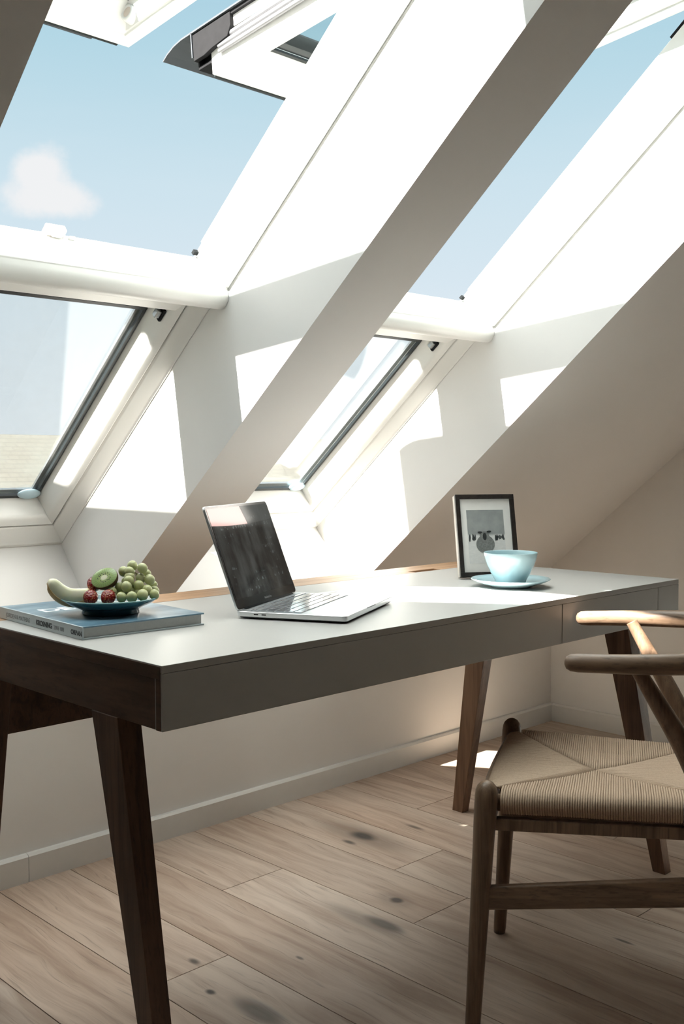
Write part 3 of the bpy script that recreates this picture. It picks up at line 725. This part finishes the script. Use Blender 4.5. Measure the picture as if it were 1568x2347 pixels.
# melon slices: crescents with rind along the outer curve
def melon(offs, lab, w0, shrink):
    ctr = [(118, 1338), (127, 1344), (138, 1357), (151, 1367), (167, 1373), (184, 1373), (200, 1369), (212, 1364)]
    th_ = [.0050, .0115, .0142, .0152, .0155, .0150, .0125, .009]
    base = place(165, 1372, offs[2]); ml = thing('melon_slice', lab, 'melon', base)
    pts = spline([(a+offs[0], b+offs[1], h*shrink) for (a, b), h in zip(ctr, th_)], 5)
    C_ = [place(a, b, offs[2]+.00)-base for a, b, h in pts]; H_ = [h for a, b, h in pts]
    fm = MB(); rm = MB(); vs = []; rv = []; n = len(C_)
    for i, c in enumerate(C_):
        d = (C_[min(i+1, n-1)]-C_[max(i-1, 0)]).normalized(); up = (FH.cross(d)); 
        if up.z < 0: up = -up
        out = -up
        h = H_[i]
        # wedge section: wide at the rind side, narrow at the inner (upper) edge
        for (uu, ww) in ((-1., .55), (-.55, .9), (.1, .82), (.7, .5), (1., .12), (1., -.12), (.7, -.5), (.1, -.82), (-.55, -.9), (-1., -.55)):
            vs.append(c+up*uu*h+FH*ww*w0*min(1, h/.009))
        for (uu, ww) in ((-1.02, .60), (-.55, .95), (-.50, .90), (-.95, .5), (-.95, -.5), (-.50, -.90), (-.55, -.95), (-1.02, -.60), (-1.16, -.3), (-1.16, .3)):
            rv.append(c+up*uu*h+FH*ww*w0*min(1, h/.009))
    for V_, mb in ((vs, fm), (rv, rm)):
        fs = [tuple(range(10))[::-1], tuple(range((n-1)*10, n*10))]
        for i in range(n-1):
            for k in range(10): fs.append((i*10+k, i*10+(k+1) % 10, (i+1)*10+(k+1) % 10, (i+1)*10+k))
        mb.add(V_, fs, 0, True)
    fm.build('flesh', M_melon, ml); rm.build('rind', M_rind, ml)
melon((0, 0, -.022), 'pale honeydew melon slice arching over the left rim of the plate', .0105, 1.)
melon((-9, -1, .006), 'second melon slice, mostly hidden behind the front one, its tan rind showing', .0105, .98)

# ------------------------------------------------------------------ picture frame
fw_, fh_, ft_ = .157, .212, .026
BLc = Vector((2.036, 1.650, 0)); wd = Vector((.129, -.084, 0)).normalized()
fr = thing('picture_frame', 'small black picture frame with a sheep photograph leaning behind the cup', 'picture frame', (BLc.x, BLc.y, DZT), math.atan2(wd.y, wd.x))
tilt = Matrix.Rotation(rad(-14), 4, 'X')
fb = thing('frame_body', None, None); fb.parent = fr; fb.matrix_local = Matrix.Translation((0, 0, ft_*math.sin(rad(14))+.0002)) @ tilt
m = MB(); bw = .0115
for a, b in (((0, 0), (fw_, bw)), ((0, fh_-bw), (fw_, fh_)), ((0, bw), (bw, fh_-bw)), ((fw_-bw, bw), (fw_, fh_-bw))):
    m.box((a[0], 0, a[1]), (b[0], .010, b[1]))
m.build('moulding', M_black, fb, bevel=.0006)
m = MB(); m.box((.0008, .010, .0008), (fw_-.0008, ft_, fh_-.0008)); m.build('frame_side', M_frside, fb)
MB().box((bw, .0055, bw), (fw_-bw, .0075, fh_-bw)).build('mount', M_white, fb)
px0, px1, pz0, pz1 = .028, .1265, .034, .172
MB().box((px0, .0050, pz0), (px1, .0056, pz1)).build('print', M_print, fb)
m = MB()
cx, cz = .073, .083
def disc(mb, cx, cz, rx, rz, y, mi, n=28, a0=0., a1=2*math.pi):
    vs = [(cx+rx*math.cos(a0+(a1-a0)*k/n), y, cz+rz*math.sin(a0+(a1-a0)*k/n)) for k in range(n)]
    vs2 = [(v[0], y+.0004, v[2]) for v in vs]
    mb.add(vs+vs2, [tuple(range(n)), tuple(range(n, 2*n))[::-1]]+[(k, (k+1) % n, n+(k+1) % n, n+k) for k in range(n)], mi)
for k in range(20):                                                     # far trees
    tx_ = random.choice((random.uniform(px0+.002, .052), random.uniform(.096, px1-.002)))
    disc(m, tx_, .100+random.uniform(-.004, .003), .0022, random.uniform(.003, .009), .0046, 2, 10)
disc(m, cx-.002, .056, .0024, .018, .0044, 1, 14); disc(m, cx+.004, .056, .002, .016, .0044, 1, 14)
disc(m, cx, cz, .0245, .0235, .0042, 0, 36)
disc(m, cx-.001, cz+.020, .0125, .0135, .0039, 0, 28)
disc(m, cx-.001, cz+.020, .0050, .0095, .0036, 1, 24)
disc(m, cx-.013, cz+.031, .0062, .0024, .0036, 1, 14); disc(m, cx+.011, cz+.032, .0062, .0024, .0036, 1, 14)
m.build('sheep_image', [M_fur, M_furd, M_tree], fb)
MB().prism([(ft_, .15), (ft_+.052, .0155), (ft_+.056, .0165), (ft_, .158)], fw_/2-.02, fw_/2+.02, 0).build('stand', M_black, fb)

# ------------------------------------------------------------------ cup and saucer
CC = Vector((2.004, 1.474, 0))
sau = thing('saucer', 'pale blue saucer under the wide cup at the right of the desk', 'saucer', (CC.x, CC.y, DZT))
MB().lathe([(0, .002), (.040, .002), (.042, 0), (.046, 0), (.048, .003), (.066, .0075), (.083, .0135), (.0925, .0180), (.0938, .0196), (.0922, .0206), (.082, .0165), (.062, .0100), (.040, .0066), (0, .0062)], 96).build('dish', M_cup, sau)
cup = thing('cup', 'wide pale blue cup standing on its saucer in front of the picture frame', 'cup', (CC.x, CC.y, DZT+.0069))
MB().lathe([(0, .002), (.030, .002), (.032, 0), (.0345, 0), (.0355, .003), (.0375, .010), (.0465, .0265), (.0550, .0440), (.0610, .0615), (.0632, .0735), (.0628, .0752), (.0618, .0745), (.0596, .0630), (.0530, .0445), (.0440, .0270), (.0330, .0110), (.020, .0062), (0, .0055)], 96).build('bowl', M_cup, cup)

# ------------------------------------------------------------------ chair
cr_ = Vector((.859, .511, 0)).normalized(); crz = math.atan2(cr_.y, cr_.x)
C_o = Vector((1.673, 1.252, 0))-cr_*.025
chair = thing('chair', 'curved oak armchair with a woven paper cord seat in front of the desk', 'chair', (C_o.x, C_o.y, 0), crz)
# local: x along the front edge (near -, far +), y = -b  (towards the back is -y)
def L3(r_, b, z): return Vector((r_, -b, z))
for sg in (-1, 1):
    pts = [(.0, .0125), (.012, .0135), (.12, .0152), (.25, .0172), (.36, .0190), (.43, .0205), (.455, .0205), (.466, .0195), (.474, .0165), (.480, .0110), (.483, .005), (.4838, .0008)]
    m = MB(); m.tube([L3(sg*(.2295+.0*z), -.026*(1-z/.48)+.003, z) for z, r_ in pts], [r_ for z, r_ in pts], 28)
    m.build('leg', M_chair, chair)
for sg in (-1, 1):
    pts = spline([(.165, .452, 0, .0125), (.172, .435, .15, .0155), (.180, .412, .32, .0190), (.190, .390, .43, .0205), (.206, .352, .525, .0195), (.219, .322, .585, .0175), (.232, .290, .64, .0150), (.243, .264, .685, .0128), (.247, .254, .703, .0120)], 5)
    m = MB(); m.tube([L3(sg*a, b, z) for a, b, z, r_ in pts], [r_ for *_, r_ in pts], 24, upv=(0, 1, 0))
    m.build('leg', M_chair, chair)
# bent top rail
half = [(.2560, .137, .7055, .004), (.2563, .140, .7055, .0105), (.2568, .147, .7058, .0145), (.258, .160, .706, .0158), (.262, .21, .7075, .0162), (.263, .26, .709, .0170), (.257, .32, .711, .0182), (.240, .375, .714, .0190), (.205, .425, .720, .0195), (.150, .462, .732, .020), (.075, .483, .744, .021), (0, .489, .749, .0215)]
full = [(-a, b, z, r_) for a, b, z, r_ in half]+[(a, b, z, r_) for a, b, z, r_ in half[-2::-1]]
pts = full[:3]+spline(full[3:-3], 5)+full[-3:]
m = MB(); m.tube([L3(a, b, z) for a, b, z, r_ in pts], [r_ for *_, r_ in pts], 28, flat=1.0)
m.build('top_rail', M_chair_h, chair)
# Y shaped back splat
m = MB()
spl = [(.0, .405, .43), (.0, .43, .50), (.0, .45, .58)]
m.tube([L3(*p) for p in spline([(0, .395, .42), (0, .425, .52), (0, .447, .60)], 5)], .020, 12, flat=.35, upv=(1, 0, 0))
for sg in (-1, 1): m.tube([L3(*p) for p in spline([(0, .437, .565), (sg*.028, .455, .64), (sg*.060, .478, .735)], 5)], .014, 12, flat=.45, upv=(1, 0, 0))
m.build('back_splat', M_chair, chair)
# seat rails and stretchers
ZR = .442; RB = .0170
def seat_edge(b): return .214-(b-.02)*(.214-.176)/.38       # half width of the seat at depth b
B0, B1 = .012, .402
m = MB(); m.tube([L3(r_, -.006+.012*(r_/.2)**2-.0*abs(r_), ZR-.012+.012*(r_/.2)**2) for r_ in [-.215+.43*k/16 for k in range(17)]], .0155, 14); m.build('seat_rail', M_chair_h, chair)
m = MB(); m.tube([L3(-.18, B1, ZR), L3(.18, B1, ZR)], .0150, 14); m.build('seat_rail', M_chair_h, chair)
for sg in (-1, 1):
    m = MB(); m.tube([L3(sg*(seat_edge(b)), b, ZR) for b in (.0, .40)], .0135, 14); m.build('seat_rail', M_chair, chair)
    # side board under the seat
    m = MB(); a, b2 = L3(sg*.222, .01, .405), L3(sg*.183, .400, .405)
    def board(p, q_, h0, h1, t_):
        d = (q_-p).normalized(); nrm = Vector((-d.y, d.x, 0)).normalized()*t_/2
        return [p-nrm+Vector((0, 0, -h0)), p+nrm+Vector((0, 0, -h0)), q_+nrm+Vector((0, 0, -h1)), q_-nrm+Vector((0, 0, -h1)),
                p-nrm+Vector((0, 0, h0)), p+nrm+Vector((0, 0, h0)), q_+nrm+Vector((0, 0, h1)), q_-nrm+Vector((0, 0, h1))]
    m.hexa(board(a, b2, .011, .011, .018)); m.build('under_rail', M_chair, chair, bevel=.003)
    m = MB(); m.hexa(board(L3(sg*.2295, .0, .272), L3(sg*.176, .420, .305), .021, .026, .016)); m.build('stretcher', M_chair_h, chair, bevel=.004)
m = MB(); ar = []
for k in range(13):
    r_ = -.222+.444*k/12; ar.append((r_, .330+.065*(1-(r_/.222)**2)**.6 if abs(r_) < .2219 else .330))
top = [(r_, .418) for r_, _ in ar][::-1]
m.prism([(a, z) for a, z in ar+top], -.009, .005, 1); m.build('front_apron', M_chair_h, chair)
m = MB(); m.hexa(board(L3(-.172, .436, .20), L3(.172, .436, .20), .015, .015, .016)); m.build('stretcher', M_chair_h, chair, bevel=.003)
# woven paper cord seat: every cord a strand that runs in from the rail to the seam
cd_ = MB(); CTR = (.0, .186); RC = .00225; RW = .0205
def surf(r_, b):
    return ZR+RW-.012*(1-min(1, (r_/.2)**2))*max(0, 1-((b-.19)/.2)**2)
def fdip(r_): return -.012*(1-min(1, (r_/.205)**2))
def wrap(c, outd, zc, n=6, sgn=1):
    """points round the rail from the top, over the edge, to underneath"""
    return [c+outd*RW*math.sin(a)+Vector((0, 0, zc-ZR+0))+Vector((0, 0, RW*math.cos(a)-RW)) for a in [math.pi*k/n for k in range(1, n+1)]]
def strand(p_in, p_edge, outd, zdrop=0.):
    n = 7; path = []
    for k in range(n+1):
        u_ = k/n; p = p_in.lerp(p_edge, u_); z = surf(p.x, -p.y)+zdrop*u_**2+random.uniform(-.0003, .0003)
        if u_ == 0: z -= .0035
        path.append(Vector((p.x, p.y, z)))
    e0 = path[-1]
    path += [e0+outd*RW*math.sin(a)+Vector((0, 0, RW*math.cos(a)-RW)) for a in [math.pi*k/6 for k in range(1, 7)]]
    path.append(path[-1]-outd*.03)
    cd_.tube(path, RC*random.uniform(.93, 1.05), 6, caps=True, upv=(-outd.y, outd.x, 0))
def seam_r(b):
    """half width of the front and back fields at depth b"""
    if b <= CTR[1]: return (CTR[1]-b)/(CTR[1]-B0)*.205
    return (b-CTR[1])/(B1-CTR[1])*.172
N1 = 84
for sg in (-1, 1):
    for k in range(N1):
        b = .026+(.388-.026)*(k+.5)/N1
        r_in = sg*seam_r(b); r_e = sg*(seat_edge(b)-.002)
        strand(L3(r_in, b, 0), L3(r_e, b, 0), Vector((sg, .0, 0)))
N2 = 90
for k in range(N2):
    r_ = -.196+.392*(k+.5)/N2
    b_in = CTR[1]-(abs(r_)/.205)*(CTR[1]-B0)
    strand(L3(r_, b_in, 0), L3(r_, B0-.008+.010*(r_/.2)**2, 0), Vector((0, 1, 0)), fdip(r_))
    r2 = r_*.166/.196
    b_in = CTR[1]+(abs(r2)/.172)*(B1-CTR[1])
    strand(L3(r2, b_in, 0), L3(r2, B1, 0), Vector((0, -1, 0)))
cd_.build('woven_seat', M_cord, chair)
